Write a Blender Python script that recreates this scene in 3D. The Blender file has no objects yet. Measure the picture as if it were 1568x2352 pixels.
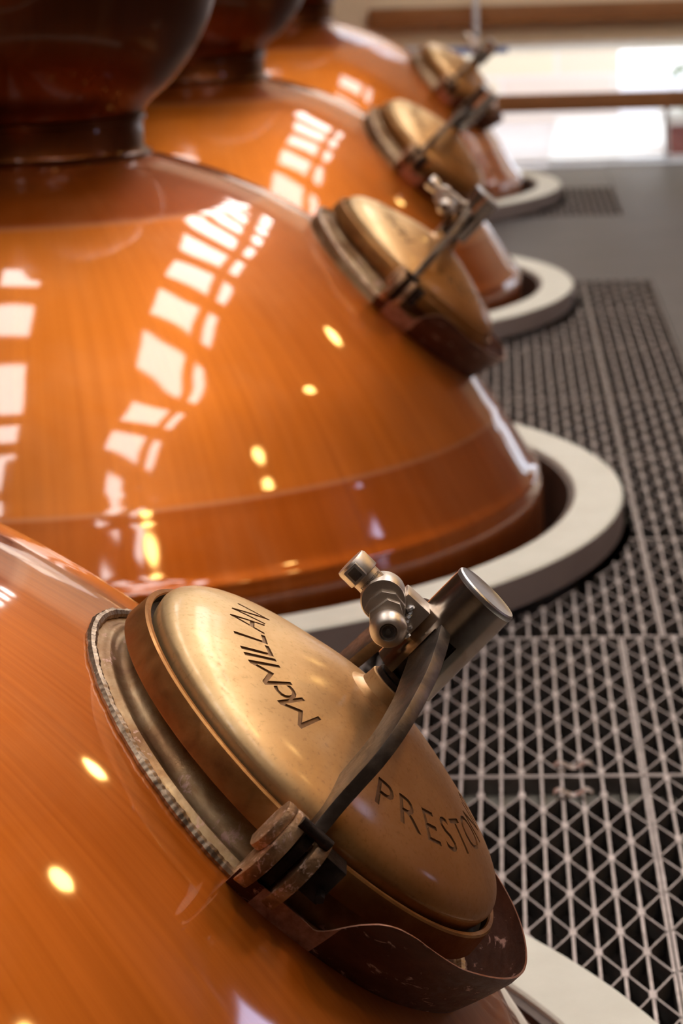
import bpy, bmesh, math, random
from mathutils import Vector, Matrix
from math import pi, sin, cos, radians
random.seed(7)
SC = bpy.context.scene
COL = SC.collection
RT = 0.0853                      # height of the kerb tops above the floor

# ---------------------------------------------------------------- camera
cam = bpy.data.cameras.new('camera'); co = bpy.data.objects.new('camera', cam); COL.objects.link(co)
CR = Vector((0.9976762, 0.0597937, -0.0326635)); CU = Vector((0.0178236, 0.2336660, 0.9721535)); CF = Vector((-0.0657610, 0.9704766, -0.2320573))
co.matrix_world = Matrix(((CR.x, CU.x, -CF.x, 0), (CR.y, CU.y, -CF.y, 0), (CR.z, CU.z, -CF.z, 1.5903 + RT), (0, 0, 0, 1)))
cam.sensor_fit = 'VERTICAL'; cam.sensor_height = 22.3; cam.sensor_width = 14.9
cam.lens = 5817.28 / 2352 * 22.3
cam.clip_start = 0.05; cam.clip_end = 200
cam.dof.use_dof = True; cam.dof.focus_distance = 2.90; cam.dof.aperture_fstop = 3.7; cam.dof.aperture_blades = 0
SC.camera = co
# ---------------------------------------------------------------- view
SC.view_settings.view_transform = 'Standard'; SC.view_settings.look = 'None'
SC.view_settings.gamma = 1; SC.view_settings.use_curve_mapping = False
SC.view_settings.exposure = -0.27
# ---------------------------------------------------------------- sky and sun
W = bpy.data.worlds.new('sky'); SC.world = W; W.use_nodes = True
bg = W.node_tree.nodes['Background']; bg.inputs[0].default_value = (0.80, 0.88, 1.0, 1); bg.inputs[1].default_value = 4.0
sun = bpy.data.lights.new('sun', 'SUN'); sun.energy = 5.0; sun.angle = 0.01; sun.color = (1, .95, .88)
so = bpy.data.objects.new('sun', sun); COL.objects.link(so)
so.rotation_euler = (radians(50), 0, radians(-12))      # sun stands behind the building, lights the yard beyond the far wall

SKYLIGHT = 14.0      # radiance of the roof lights
LAMP = 70.0         # radiance of the pendant bulbs
LAMP_W = 34.0

# ================================================================ materials
def nt(name):
    m = bpy.data.materials.new(name); m.use_nodes = True
    t = m.node_tree; b = t.nodes['Principled BSDF']
    return m, t, b
def node(t, kind, **kw):
    n = t.nodes.new(kind)
    for k, v in kw.items():
        if k.startswith('i_'): n.inputs[k[2:].replace('_', ' ')].default_value = v
        else: setattr(n, k, v)
    return n
def ramp(t, fac, stops):
    r = t.nodes.new('ShaderNodeValToRGB'); e = r.color_ramp.elements
    while len(e) < len(stops): e.new(0.5)
    for el, (p, c) in zip(e, stops): el.position = p; el.color = (*c, 1) if len(c) == 3 else c
    t.links.new(fac, r.inputs[0]); return r.outputs[0]
def noise(t, scale, detail=4, rough=.6, vec=None, dist=0):
    n = node(t, 'ShaderNodeTexNoise'); n.inputs['Scale'].default_value = scale; n.inputs['Detail'].default_value = detail
    n.inputs['Roughness'].default_value = rough; n.inputs['Distortion'].default_value = dist
    if vec: t.links.new(vec, n.inputs['Vector'])
    return n.outputs['Fac']
def objvec(t, scale=(1, 1, 1)):
    tc = node(t, 'ShaderNodeTexCoord'); mp = node(t, 'ShaderNodeMapping'); mp.inputs['Scale'].default_value = scale
    t.links.new(tc.outputs['Object'], mp.inputs[0]); return mp.outputs[0]
def mix(t, fac, a, b, mode='MIX'):
    n = node(t, 'ShaderNodeMix', data_type='RGBA', blend_type=mode)
    for s, v in ((0, fac), (6, a), (7, b)):
        if hasattr(v, 'is_linked') or hasattr(v, 'links'): t.links.new(v, n.inputs[s])
        elif isinstance(v, (int, float)): n.inputs[s].default_value = v
        else: n.inputs[s].default_value = (*v, 1)
    return n.outputs[2]
def bump(t, b, h, strength=.2, dist=.002):
    n = node(t, 'ShaderNodeBump'); n.inputs['Strength'].default_value = strength; n.inputs['Distance'].default_value = dist
    t.links.new(h, n.inputs['Height']); t.links.new(n.outputs[0], b.inputs['Normal']); return n
def simple(name, col, rough=.5, metal=0., col2=None, sc=8, spec=None, bmp=0, bd=.002, coat=0, scale=(1, 1, 1), lo=.35, hi=.65, detail=5):
    m, t, b = nt(name)
    b.inputs['Roughness'].default_value = rough; b.inputs['Metallic'].default_value = metal
    v = objvec(t, scale); f = noise(t, sc, detail, .65, v)
    c2 = col2 or tuple(x * .82 for x in col)
    t.links.new(ramp(t, f, [(lo, c2), (hi, col)]), b.inputs['Base Color'])
    if bmp: bump(t, b, noise(t, sc * 5, 5, .7, v), bmp, bd)
    if coat: b.inputs['Coat Weight'].default_value = coat; b.inputs['Coat Roughness'].default_value = .05
    return m

def meridian(t, around, along):
    # streaks that run up and down the vessel: coordinates (angle, height)
    tc = node(t, 'ShaderNodeTexCoord'); s = node(t, 'ShaderNodeSeparateXYZ'); t.links.new(tc.outputs['Object'], s.inputs[0])
    a = node(t, 'ShaderNodeMath', operation='ARCTAN2'); t.links.new(s.outputs[0], a.inputs[0]); t.links.new(s.outputs[1], a.inputs[1])
    sa = node(t, 'ShaderNodeMath', operation='MULTIPLY'); t.links.new(a.outputs[0], sa.inputs[0]); sa.inputs[1].default_value = around
    sz = node(t, 'ShaderNodeMath', operation='MULTIPLY'); t.links.new(s.outputs[2], sz.inputs[0]); sz.inputs[1].default_value = along
    c = node(t, 'ShaderNodeCombineXYZ'); t.links.new(sa.outputs[0], c.inputs[0]); t.links.new(sz.outputs[0], c.inputs[1])
    return c.outputs[0]

def copper(name, c_lo, c_hi, rough=.3, sheets=False):
    m, t, b = nt(name)
    b.inputs['Metallic'].default_value = 1.0
    v = objvec(t)
    big = noise(t, 1.6, 3, .5, v); st = noise(t, 1.0, 4, .6, meridian(t, 60, 1.2))
    fine = noise(t, 1.0, 2, .5, meridian(t, 420, 3.))
    add = node(t, 'ShaderNodeMath', operation='MULTIPLY_ADD'); t.links.new(st, add.inputs[0]); add.inputs[1].default_value = .55
    t.links.new(big, add.inputs[2])
    col = ramp(t, add.outputs[0], [(.55, c_lo), (.95, c_hi)])
    if sheets:      # three riveted-and-welded courses of sheet, lower one darker and redder, top one painted with the ball's dark reflection
        tc = node(t, 'ShaderNodeTexCoord'); sp = node(t, 'ShaderNodeSeparateXYZ'); t.links.new(tc.outputs['Object'], sp.inputs[0])
        dv = node(t, 'ShaderNodeMath', operation='DIVIDE'); t.links.new(sp.outputs[2], dv.inputs[0]); dv.inputs[1].default_value = 1.2
        band = ramp(t, dv.outputs[0], [(.262, (.80, .66, .60)), (.272, (1, 1, 1)), (.763, (1, 1, 1)), (.773, (.66, .50, .42))])
        col = mix(t, 1.0, col, band, 'MULTIPLY')
        ln = ramp(t, dv.outputs[0], [(.262, (0, 0, 0)), (.267, (.35, .35, .35)), (.273, (0, 0, 0)), (.762, (0, 0, 0)), (.768, (.22, .22, .22)), (.775, (0, 0, 0))])
        col = mix(t, ln, col, (.80, .50, .34))
    cl = ramp(t, noise(t, 2.3, 5, .6, objvec(t, (1, 1, .6)), .5), [(.50, (0, 0, 0)), (.75, (.22, .22, .22))])
    t.links.new(mix(t, cl, col, (.70, .33, .14)), b.inputs['Base Color'])
    r = node(t, 'ShaderNodeMapRange'); t.links.new(fine, r.inputs[0]); r.inputs[3].default_value = rough - .06; r.inputs[4].default_value = rough + .10
    t.links.new(r.outputs[0], b.inputs['Roughness'])
    b.inputs['Coat Weight'].default_value = 1.0 if sheets else .22; b.inputs['Coat Roughness'].default_value = .05; b.inputs['Coat IOR'].default_value = 1.6
    n = node(t, 'ShaderNodeBump'); n.inputs['Strength'].default_value = .12; n.inputs['Distance'].default_value = .004
    t.links.new(noise(t, 5, 2, .5, v), n.inputs['Height']); t.links.new(n.outputs[0], b.inputs['Coat Normal'])
    n2 = node(t, 'ShaderNodeBump'); n2.inputs['Strength'].default_value = .05; n2.inputs['Distance'].default_value = .001
    t.links.new(fine, n2.inputs['Height']); t.links.new(n2.outputs[0], b.inputs['Normal'])
    return m

M = {}
M['copper'] = copper('lacquered_copper', (.45, .116, .010), (.67, .200, .024), .50, True)
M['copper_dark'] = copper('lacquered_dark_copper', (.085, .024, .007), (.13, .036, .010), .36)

def worn_brass(name, stops, sc=7, rough=.3, worn=(.62, .42, .33), amt=.62, stretch=(1, 1, 1), bs=.25, metal=.85):
    m, t, b = nt(name); b.inputs['Metallic'].default_value = metal; b.inputs['Roughness'].default_value = rough
    v = objvec(t, stretch); f = noise(t, sc, 6, .62, v, .4)
    base = ramp(t, f, stops)
    p = noise(t, sc * 3.1, 6, .7, v, .6)
    msk = ramp(t, p, [(amt, (0, 0, 0)), (amt + .06, (1, 1, 1))])
    t.links.new(mix(t, msk, base, worn), b.inputs['Base Color'])
    rr = ramp(t, p, [(.3, (rough, rough, rough)), (.75, (min(1, rough + .3),) * 3)]); t.links.new(rr, b.inputs['Roughness'])
    bump(t, b, noise(t, sc * 9, 4, .7, v), bs, .0015)
    return m
M['dome'] = None
def dome_mat():
    m, t, b = nt('polished_bronze'); b.inputs['Metallic'].default_value = .92
    v = objvec(t); big = noise(t, 6, 4, .55, v, .3); sp = noise(t, 160, 3, .6, v)
    tc = node(t, 'ShaderNodeTexCoord'); s = node(t, 'ShaderNodeSeparateXYZ'); t.links.new(tc.outputs['Object'], s.inputs[0])
    # upper half is paler, lower half redder
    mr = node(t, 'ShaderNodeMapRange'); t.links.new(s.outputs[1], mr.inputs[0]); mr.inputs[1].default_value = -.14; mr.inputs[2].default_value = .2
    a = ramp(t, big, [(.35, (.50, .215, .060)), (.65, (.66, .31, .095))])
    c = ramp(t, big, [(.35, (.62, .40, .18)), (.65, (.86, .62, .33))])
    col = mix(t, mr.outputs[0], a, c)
    dk = ramp(t, sp, [(.30, (.86, .85, .84)), (.42, (1, 1, 1))])
    col = mix(t, 1.0, col, dk, 'MULTIPLY')
    sc = noise(t, 22, 6, .75, objvec(t, (1, 3, 1)), 1.2)
    t.links.new(mix(t, ramp(t, sc, [(.70, (0, 0, 0)), (.74, (.7, .7, .7))]), col, (.86, .74, .58)), b.inputs['Base Color'])
    t.links.new(ramp(t, sp, [(.3, (.6,) * 3), (.7, (.45,) * 3)]), b.inputs['Roughness'])
    b.inputs['Coat Weight'].default_value = .35; b.inputs['Coat Roughness'].default_value = .14
    bump(t, b, noise(t, 90, 3, .6, v), .06, .001)
    return m
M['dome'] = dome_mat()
M['engrave'] = simple('tarnished_lettering', (.34, .20, .10), .5, .75, (.24, .13, .065), 60)
M['ringband'] = worn_brass('tarnished_brass_band', [(.3, (.28, .11, .035)), (.5, (.50, .23, .07)), (.75, (.68, .38, .15))], 9, .30, (.62, .42, .30), .70)
M['ringdark'] = simple('black_gasket_grime', (.05, .03, .02), .5, .3, (.02, .013, .01), 40, bmp=.4)
M['neck'] = worn_brass('weathered_brass_neck', [(.28, (.17, .07, .03)), (.48, (.33, .19, .09)), (.75, (.62, .48, .29))], 9, .36, (.62, .40, .32), .60, bs=.5, metal=.9)
M['weld'] = simple('braze_weld', (.55, .42, .30), .33, .9, (.20, .13, .08), 40, bmp=.3)
M['lip'] = worn_brass('brown_worn_copper_sheet', [(.25, (.05, .016, .008)), (.55, (.10, .03, .013)), (.75, (.17, .055, .025))], 8, .36, (.55, .31, .25), .585, (1, 1, 3), .2, .75)
M['lip_edge'] = simple('bare_copper_edge', (.62, .22, .09), .35, .9, (.75, .45, .34), 25)
M['lip_bare'] = simple('pink_bare_copper', (.58, .32, .24), .5, .6, (.30, .13, .08), 50)
M['lug'] = worn_brass('worn_gunmetal_lug', [(.25, (.10, .055, .03)), (.45, (.34, .20, .11)), (.66, (.70, .45, .26))], 26, .36, (.82, .60, .48), .55, bs=.7)
M['steel_black'] = worn_brass('blackened_steel', [(.3, (.018, .013, .012)), (.55, (.05, .038, .035)), (.75, (.12, .085, .07))], 26, .32, (.5, .34, .24), .685, bs=.4, metal=.9)
M['arm'] = worn_brass('blackened_steel_bar', [(.3, (.07, .056, .048)), (.55, (.15, .12, .10)), (.8, (.30, .23, .18))], 20, .30, (.70, .52, .42), .71, (1, 1, 1), .25, .92)
def tube_mat():
    m, t, b = nt('scuffed_stainless_tube'); b.inputs['Metallic'].default_value = 1
    v = objvec(t, (1, 1, 1)); f = noise(t, 14, 5, .6, v, .5)
    t.links.new(ramp(t, f, [(.3, (.50, .41, .32)), (.5, (.76, .67, .58)), (.7, (.90, .84, .76))]), b.inputs['Base Color'])
    t.links.new(ramp(t, noise(t, 8, 3, .5, v), [(.3, (.15,) * 3), (.7, (.3,) * 3)]), b.inputs['Roughness'])
    return m
M['tube'] = tube_mat()
M['cap'] = simple('brushed_stainless_cap', (.70, .70, .72), .38, 1, (.58, .57, .58), 60, bmp=.05)
M['lock'] = simple('satin_stainless', (.80, .71, .62), .40, 1, (.68, .59, .51), 50)
M['lock_dark'] = simple('dark_keyway', (.30, .27, .25), .3, .9, (.18, .16, .15), 60)
M['ink'] = simple('black_print', (.02, .018, .02), .5)
M['brass'] = simple('brass_fitting', (.62, .45, .18), .3, 1, (.45, .3, .1), 40)
M['kerb'] = simple('pale_painted_concrete', (.74, .745, .655), .5, 0, (.67, .67, .58), 5, bmp=.08)
M['kerb_side'] = simple('mauve_grey_kerb_side', (.27, .225, .22), .6, 0, (.235, .19, .19), 4)
M['kerb_inner'] = simple('brown_kerb_lining', (.13, .085, .06), .5, .1, (.07, .045, .035), 10)
M['grate'] = simple('galvanised_grating', (.50, .43, .40), .46, .85, (.34, .29, .27), 30, bmp=.1)
M['grate_side'] = simple('shaded_grating_flanks', (.13, .115, .105), .55, .3, (.06, .052, .048), 14)  # dark copy of the grating metal, puts shade into the bar flanks
M['beam'] = simple('support_beam_paint', (.13, .125, .11), .7, 0, (.08, .075, .065), 6)
M['pale_beam'] = simple('dusty_support_ledge', (.22, .20, .165), .8, 0, (.12, .11, .09), 9)
M['pit'] = simple('dark_pit', (.035, .022, .015), .9, 0, (.015, .01, .008), 3)
M['floor'] = simple('grey_sheet_floor', (.066, .055, .054), .45, 0, (.050, .042, .041), 2.5, bmp=.02)
M['cream'] = simple('cream_wall_paint', (.84, .69, .48), .7, 0, (.80, .65, .45), 2)
M['wood'] = simple('varnished_timber', (.33, .135, .040), .45, 0, (.22, .085, .024), 3, scale=(1, 9, 9), coat=.3)
M['dark_wall'] = simple('dark_brown_wall_boards', (.16, .085, .045), .6, 0, (.10, .052, .028), 3)
M['back_wall'] = simple('tan_plaster', (.42, .31, .20), .7, 0, (.36, .26, .165), 2)
M['roof'] = simple('timber_roof_boards', (.30, .17, .085), .7, 0, (.22, .12, .055), 2.5, scale=(6, .6, 6))
M['rafter'] = simple('roof_frame_timber', (.35, .19, .08), .6, 0, (.28, .145, .06), 4)
M['white_metal'] = simple('white_coated_metal', (.80, .82, .85), .2, .0, (.7, .74, .80), 4, coat=.6)
M['blue'] = simple('dark_blue_paint', (.06, .10, .25), .4, 0)
M['stone'] = None
def brick_mat(name, c1, c2, mortar, scale, bw=.5, rh=.25, rough=.85):
    m, t, b = nt(name); b.inputs['Roughness'].default_value = rough
    tc = node(t, 'ShaderNodeTexCoord'); mp = node(t, 'ShaderNodeMapping'); mp.inputs['Rotation'].default_value = (pi / 2, 0, 0)
    t.links.new(tc.outputs['Object'], mp.inputs[0])
    br = node(t, 'ShaderNodeTexBrick'); t.links.new(mp.outputs[0], br.inputs['Vector'])
    br.inputs['Color1'].default_value = (*c1, 1); br.inputs['Color2'].default_value = (*c2, 1); br.inputs['Mortar'].default_value = (*mortar, 1)
    br.inputs['Scale'].default_value = scale; br.inputs['Brick Width'].default_value = bw; br.inputs['Row Height'].default_value = rh; br.inputs['Mortar Size'].default_value = .015
    t.links.new(br.outputs[0], b.inputs['Base Color']); return m
M['stone'] = brick_mat('pale_stone_blocks', (.80, .69, .66), (.84, .76, .60), (.78, .76, .76), 1.0, .9, .3)
M['brick'] = brick_mat('red_brick', (.22, .045, .04), (.28, .07, .06), (.35, .28, .26), 8.0, .5, .25)
M['paving'] = simple('pale_paving', (.85, .84, .82), .8, 0, (.80, .79, .77), 1)
M['paving2'] = simple('pinkish_paving', (.66, .60, .60), .8, 0, (.58, .54, .54), 1.5)
M['leaf'] = simple('hedge_green', (.18, .30, .06), .6, 0, (.08, .16, .03), 6)
def glass_mat():
    m, t, b = nt('window_glass'); t.nodes.remove(b)
    out = t.nodes['Material Output']; g = node(t, 'ShaderNodeBsdfGlossy'); g.inputs['Roughness'].default_value = 0
    tr = node(t, 'ShaderNodeBsdfTransparent'); fr = node(t, 'ShaderNodeFresnel'); fr.inputs[0].default_value = 1.35
    mx = node(t, 'ShaderNodeMixShader'); t.links.new(fr.outputs[0], mx.inputs[0]); t.links.new(tr.outputs[0], mx.inputs[1]); t.links.new(g.outputs[0], mx.inputs[2])
    t.links.new(mx.outputs[0], out.inputs[0]); return m
M['glass'] = glass_mat()
def emit(name, col, s):
    m, t, b = nt(name); b.inputs['Base Color'].default_value = (.8, .8, .8, 1)
    b.inputs['Emission Color'].default_value = (*col, 1); b.inputs['Emission Strength'].default_value = s; return m
M['skylight'] = emit('daylit_skylight_glazing', (1.0, .95, .92), SKYLIGHT)
M['sidewin'] = emit('daylit_side_window_glazing', (.62, .66, 1.0), 9.0)
M['bulb'] = emit('warm_bulb', (1.0, .58, .17), LAMP)
M['shade'] = simple('black_enamel_shade', (.03, .03, .03), .3)

# ================================================================ mesh helpers
def obj(name, bm, m, parent=None, smooth=True, mats=None, angle=None):
    me = bpy.data.meshes.new(name); bmesh.ops.recalc_face_normals(bm, faces=bm.faces); bm.to_mesh(me); bm.free()
    for mm in (mats or [m]): me.materials.append(mm)
    if smooth:
        for p in me.polygons: p.use_smooth = True
        me.set_sharp_from_angle(angle=radians(angle or 35))
    o = bpy.data.objects.new(name, me); COL.objects.link(o)
    if parent: o.parent = parent
    return o
def tag(o, label, cat=None, group=None, kind=None):
    if label: o['label'] = label
    if cat: o['category'] = cat
    if group: o['group'] = group
    if kind: o['kind'] = kind
    return o
def empty(name, loc=(0, 0, 0), mat=None):
    o = bpy.data.objects.new(name, None); COL.objects.link(o); o.empty_display_size = .1
    if mat is not None: o.matrix_world = mat
    else: o.location = loc
    return o
def struct(name, bm, m, **k):
    o = obj(name, bm, m, **k); o['kind'] = 'structure'; return o
def BM(): return bmesh.new()
def lathe(bm, prof, seg=96, mat=None, closed=False, mi=0):
    rings = []
    for r, z in prof:
        if r < 1e-6: rings.append([bm.verts.new((0, 0, z))])
        else: rings.append([bm.verts.new((r * cos(2 * pi * i / seg), r * sin(2 * pi * i / seg), z)) for i in range(seg)])
    fs = []
    pairs = list(zip(rings[:-1], rings[1:])) + ([(rings[-1], rings[0])] if closed else [])
    for a, b in pairs:
        for i in range(seg):
            j = (i + 1) % seg
            if len(a) == 1 and len(b) == 1: continue
            if len(a) == 1: f = bm.faces.new((a[0], b[i], b[j]))
            elif len(b) == 1: f = bm.faces.new((a[i], a[j], b[0]))
            else: f = bm.faces.new((a[i], a[j], b[j], b[i]))
            f.material_index = mi; fs.append(f)
    if mat is not None: bmesh.ops.transform(bm, matrix=mat, verts=[v for r in rings for v in r])
    return fs
def box(bm, x0, x1, y0, y1, z0, z1, bev=0, mat=None, mi=0):
    vs = [bm.verts.new((x, y, z)) for x in (x0, x1) for y in (y0, y1) for z in (z0, z1)]
    F = [(0, 1, 3, 2), (4, 6, 7, 5), (0, 4, 5, 1), (2, 3, 7, 6), (0, 2, 6, 4), (1, 5, 7, 3)]
    fs = [bm.faces.new([vs[i] for i in f]) for f in F]
    for f in fs: f.material_index = mi
    if bev:
        es = list({e for f in fs for e in f.edges})
        r = bmesh.ops.bevel(bm, geom=es, offset=bev, segments=2, affect='EDGES', profile=.6)
        vs = list({v for f in r['faces'] for v in f.verts} | {v for v in vs if v.is_valid})
    if mat is not None: bmesh.ops.transform(bm, matrix=mat, verts=[v for v in vs if v.is_valid])
def prism(bm, poly, a, b, axes='uhw', bev=0, mi=0):
    """poly in (p,q) extruded along the third axis from a to b. axes 'uhw' -> p=X q=Z third=Y ; 'xyz' -> p=X q=Y third=Z"""
    def P(p, q, t): return (p, t, q) if axes == 'uhw' else ((p, q, t) if axes == 'xyz' else (t, p, q))
    A = [bm.verts.new(P(p, q, a)) for p, q in poly]; B = [bm.verts.new(P(p, q, b)) for p, q in poly]
    n = len(poly); fs = [bm.faces.new(A), bm.faces.new(B[::-1])]
    for i in range(n): fs.append(bm.faces.new((A[i], B[i], B[(i + 1) % n], A[(i + 1) % n])))
    for f in fs: f.material_index = mi
    if bev:
        bmesh.ops.recalc_face_normals(bm, faces=fs)
        bmesh.ops.bevel(bm, geom=list({e for f in fs[:2] for e in f.edges}), offset=bev, segments=2, affect='EDGES', profile=.6)
def tube(bm, pts, r, seg=10, cap=True):
    rings = []; pts = [Vector(p) for p in pts]
    up = Vector((0, 0, 1))
    for i, p in enumerate(pts):
        d = (pts[min(i + 1, len(pts) - 1)] - pts[max(i - 1, 0)]).normalized()
        s = d.cross(up)
        if s.length < 1e-4: s = d.cross(Vector((0, 1, 0)))
        s.normalize(); t = s.cross(d)
        rr = r[i] if isinstance(r, (list, tuple)) else r
        rings.append([bm.verts.new(p + rr * (cos(2 * pi * k / seg) * s + sin(2 * pi * k / seg) * t)) for k in range(seg)])
    for a, b in zip(rings[:-1], rings[1:]):
        for k in range(seg): bm.faces.new((a[k], a[(k + 1) % seg], b[(k + 1) % seg], b[k]))
    if cap: bm.faces.new(rings[0]); bm.faces.new(rings[-1][::-1])
def interp(x, xs, ys):
    if x <= xs[0]: return ys[0]
    for i in range(len(xs) - 1):
        if x <= xs[i + 1]:
            t = (x - xs[i]) / (xs[i + 1] - xs[i]); return ys[i] + t * (ys[i + 1] - ys[i])
    return ys[-1]
def catmull(pts, n=6):
    out = []
    P = [pts[0]] + list(pts) + [pts[-1]]
    for i in range(1, len(P) - 2):
        for k in range(n):
            t = k / n; a, b, c, d = P[i - 1], P[i], P[i + 1], P[i + 2]
            out.append(tuple(.5 * (2 * b[j] + (c[j] - a[j]) * t + (2 * a[j] - 5 * b[j] + 4 * c[j] - d[j]) * t * t + (3 * b[j] - a[j] - 3 * c[j] + d[j]) * t ** 3) for j in range(len(b))))
    out.append(tuple(pts[-1])); return out

# ================================================================ setting
FARY = 16.60; RX = 5.5; LX = -6.5; BY = -6.0; EAVE = 4.0; RIDGE = 5.6; RIDX = -.35
STILLS = [  # centre x, y, height scale, azimuth of manhole, label
    (-1.2674, 2.8058, 1.038, radians(2.74)), (-1.2830, 6.8887, 1.0, radians(-.2)),
    (-1.3072, 10.8272, .941, radians(-10.0)), (-1.2654, 14.7490, 1.0, radians(-7.5))]
# solid floor parts
bm = BM(); box(bm, .662, RX, BY, FARY, -.12, -.004); box(bm, -.62, .662, 11.43, 13.86, -.12, -.004); box(bm, -3.1, .662, 15.3, FARY, -.12, -.012) 
struct('floor', bm, M['floor'], smooth=False)
bm = BM()      # slab behind and between the stills, cut out round the pits
step = .06
for i in range(int((-.62 + 3.9) / step)):
    for j in range(int((FARY - BY) / step)):
        x = -3.9 + i * step; y = BY + j * step
        if all((x + step / 2 - c[0]) ** 2 + (y + step / 2 - c[1]) ** 2 > 1.53 ** 2 for c in STILLS):
            vs = [bm.verts.new(p) for p in ((x, y, -.014), (x + step, y, -.014), (x + step, y + step, -.014), (x, y + step, -.014))]; bm.faces.new(vs)
bmesh.ops.remove_doubles(bm, verts=bm.verts, dist=.001)
box(bm, LX, -3.9, BY, FARY, -.12, -.014)
struct('floor', bm, M['floor'], smooth=False)
bm = BM(); box(bm, LX, RX, BY, FARY, -2.6, -2.5)
struct('floor', bm, M['pit'], smooth=False)
bm = BM(); box(bm, .64, .70, BY, FARY, -2.5, -.13); box(bm, LX, LX + .1, BY, FARY, -2.5, -.12); box(bm, LX, RX, FARY, FARY + .1, -2.5, -.05); box(bm, LX, RX, BY - .1, BY, -2.5, -.05)
struct('wall_lower', bm, M['pit'], smooth=False)
# walls
bm = BM(); box(bm, RX, RX + .2, BY, 5.0, -.1, EAVE + .25); box(bm, RX, RX + .2, 6.9, FARY, -.1, EAVE + .25); box(bm, RX, RX + .2, 5.0, 6.9, -.1, .85); box(bm, RX, RX + .2, 5.0, 6.9, 1.2, 3.35); box(bm, RX, RX + .2, 5.0, 6.9, 3.9, EAVE + .25); box(bm, RX, RX + .2, 5.0, 5.8, 3.35, 3.9); box(bm, RX, RX + .2, 5.8, 6.9, .85, 1.2); box(bm, RX, RX + .2, 5.0, 5.4, .85, 1.2)
struct('wall_right', bm, M['dark_wall'], smooth=False)
bm = BM(); box(bm, LX - .2, LX, BY, FARY, -.1, EAVE + .25); struct('wall_left', bm, M['dark_wall'], smooth=False)
bm = BM(); box(bm, LX, RX, BY - .2, BY, -.1, RIDGE + .25); struct('wall_back', bm, M['back_wall'], smooth=False)
# far wall: low glazing from the floor, painted board, timber rail, second row of glazing
WX0 = -.95; WX1 = 4.8
bm = BM()
box(bm, LX, WX0, FARY, FARY + .2, -.1, RIDGE + .25); box(bm, WX1, RX, FARY, FARY + .2, -.1, RIDGE + .25)
box(bm, WX0, WX1, FARY, FARY + .2, .785, 1.42); box(bm, WX0, WX1, FARY, FARY + .2, 2.7, RIDGE + .25)
for xa, xb in ((.30, 1.5), (2.4, WX1)): box(bm, xa, xb, FARY, FARY + .2, 1.42, 2.7)
struct('wall_far', bm, M['cream'], smooth=False)
bm = BM(); box(bm, WX0, WX1, FARY + .06, FARY + .12, .005, .03, .004); box(bm, 1.055, 1.085, FARY + .05, FARY + .10, .03, .36)
w1 = struct('window_1', bm, M['white_metal'], smooth=False)
bm = BM(); box(bm, WX0, WX1, FARY + .085, FARY + .09, .0, .80); obj('window_pane', bm, M['glass'], w1, smooth=False)
bm = BM(); tube(bm, [(WX0, FARY - .02, .778), (WX1, FARY - .02, .776)], .010, 12); obj('window_head_rail', bm, M['white_metal'], w1)
bm = BM(); box(bm, WX0, WX1, FARY - .02, FARY + .04, .782, .80); obj('window_head', bm, M['cream'], w1, smooth=False)
bm = BM()
for x in (WX0, .24, 1.5, 2.34): box(bm, x, x + .06, FARY + .04, FARY + .12, 1.42, 2.7, .004)
for xa, xb in ((WX0, .3), (1.5, 2.4)):
    box(bm, xa, xb, FARY + .04, FARY + .12, 1.42, 1.47); box(bm, xa, xb, FARY + .04, FARY + .12, 2.64, 2.7)
w2 = struct('window_2', bm, M['white_metal'], smooth=False)
bm = BM(); box(bm, WX0, WX1, FARY + .085, FARY + .09, 1.42, 2.7); obj('window_pane', bm, M['glass'], w2, smooth=False)
bm = BM(); box(bm, -.84, WX1, FARY - .10, FARY - .02, .915, 1.035, .006, Matrix.Rotation(0, 4, 'Y')); struct('trim_1', bm, M['wood'], angle=30)
bm = BM(); box(bm, -.95, WX1, FARY - .08, FARY - .01, .352, .465, .006); struct('trim_2', bm, M['wood'], angle=30)
# slender pale pipe in front of the far wall
bm = BM(); tube(bm, [(-.15, 16.35, .80), (-.15, 16.35, 2.3), (-.15, 16.35, 3.9)], .02, 12)
bm2 = BM(); box(bm2, -.17, -.13, 16.35, FARY, .80, .83); 
tag(obj('hanging_pipe', bm, M['white_metal']), 'thin pale vertical pipe in front of the timber rail on the far wall', 'pipe'); 
bm2.free()
# side window, seen only as bluish reflections
bm = BM()
box(bm, RX - .02, RX + .1, 5.8, 5.86, 3.35, 3.9); box(bm, RX - .02, RX + .1, 6.84, 6.9, 3.35, 3.9); box(bm, RX - .02, RX + .1, 5.4, 5.44, .85, 1.2); box(bm, RX - .02, RX + .1, 5.76, 5.8, .85, 1.2)
w3 = struct('window_3', bm, M['white_metal'], smooth=False)
bm = BM(); box(bm, RX + .06, RX + .08, 5.8, 6.9, 3.35, 3.9); box(bm, RX + .06, RX + .08, 5.4, 5.8, .85, 1.2); obj('window_pane', bm, M['sidewin'], w3, smooth=False)
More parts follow.
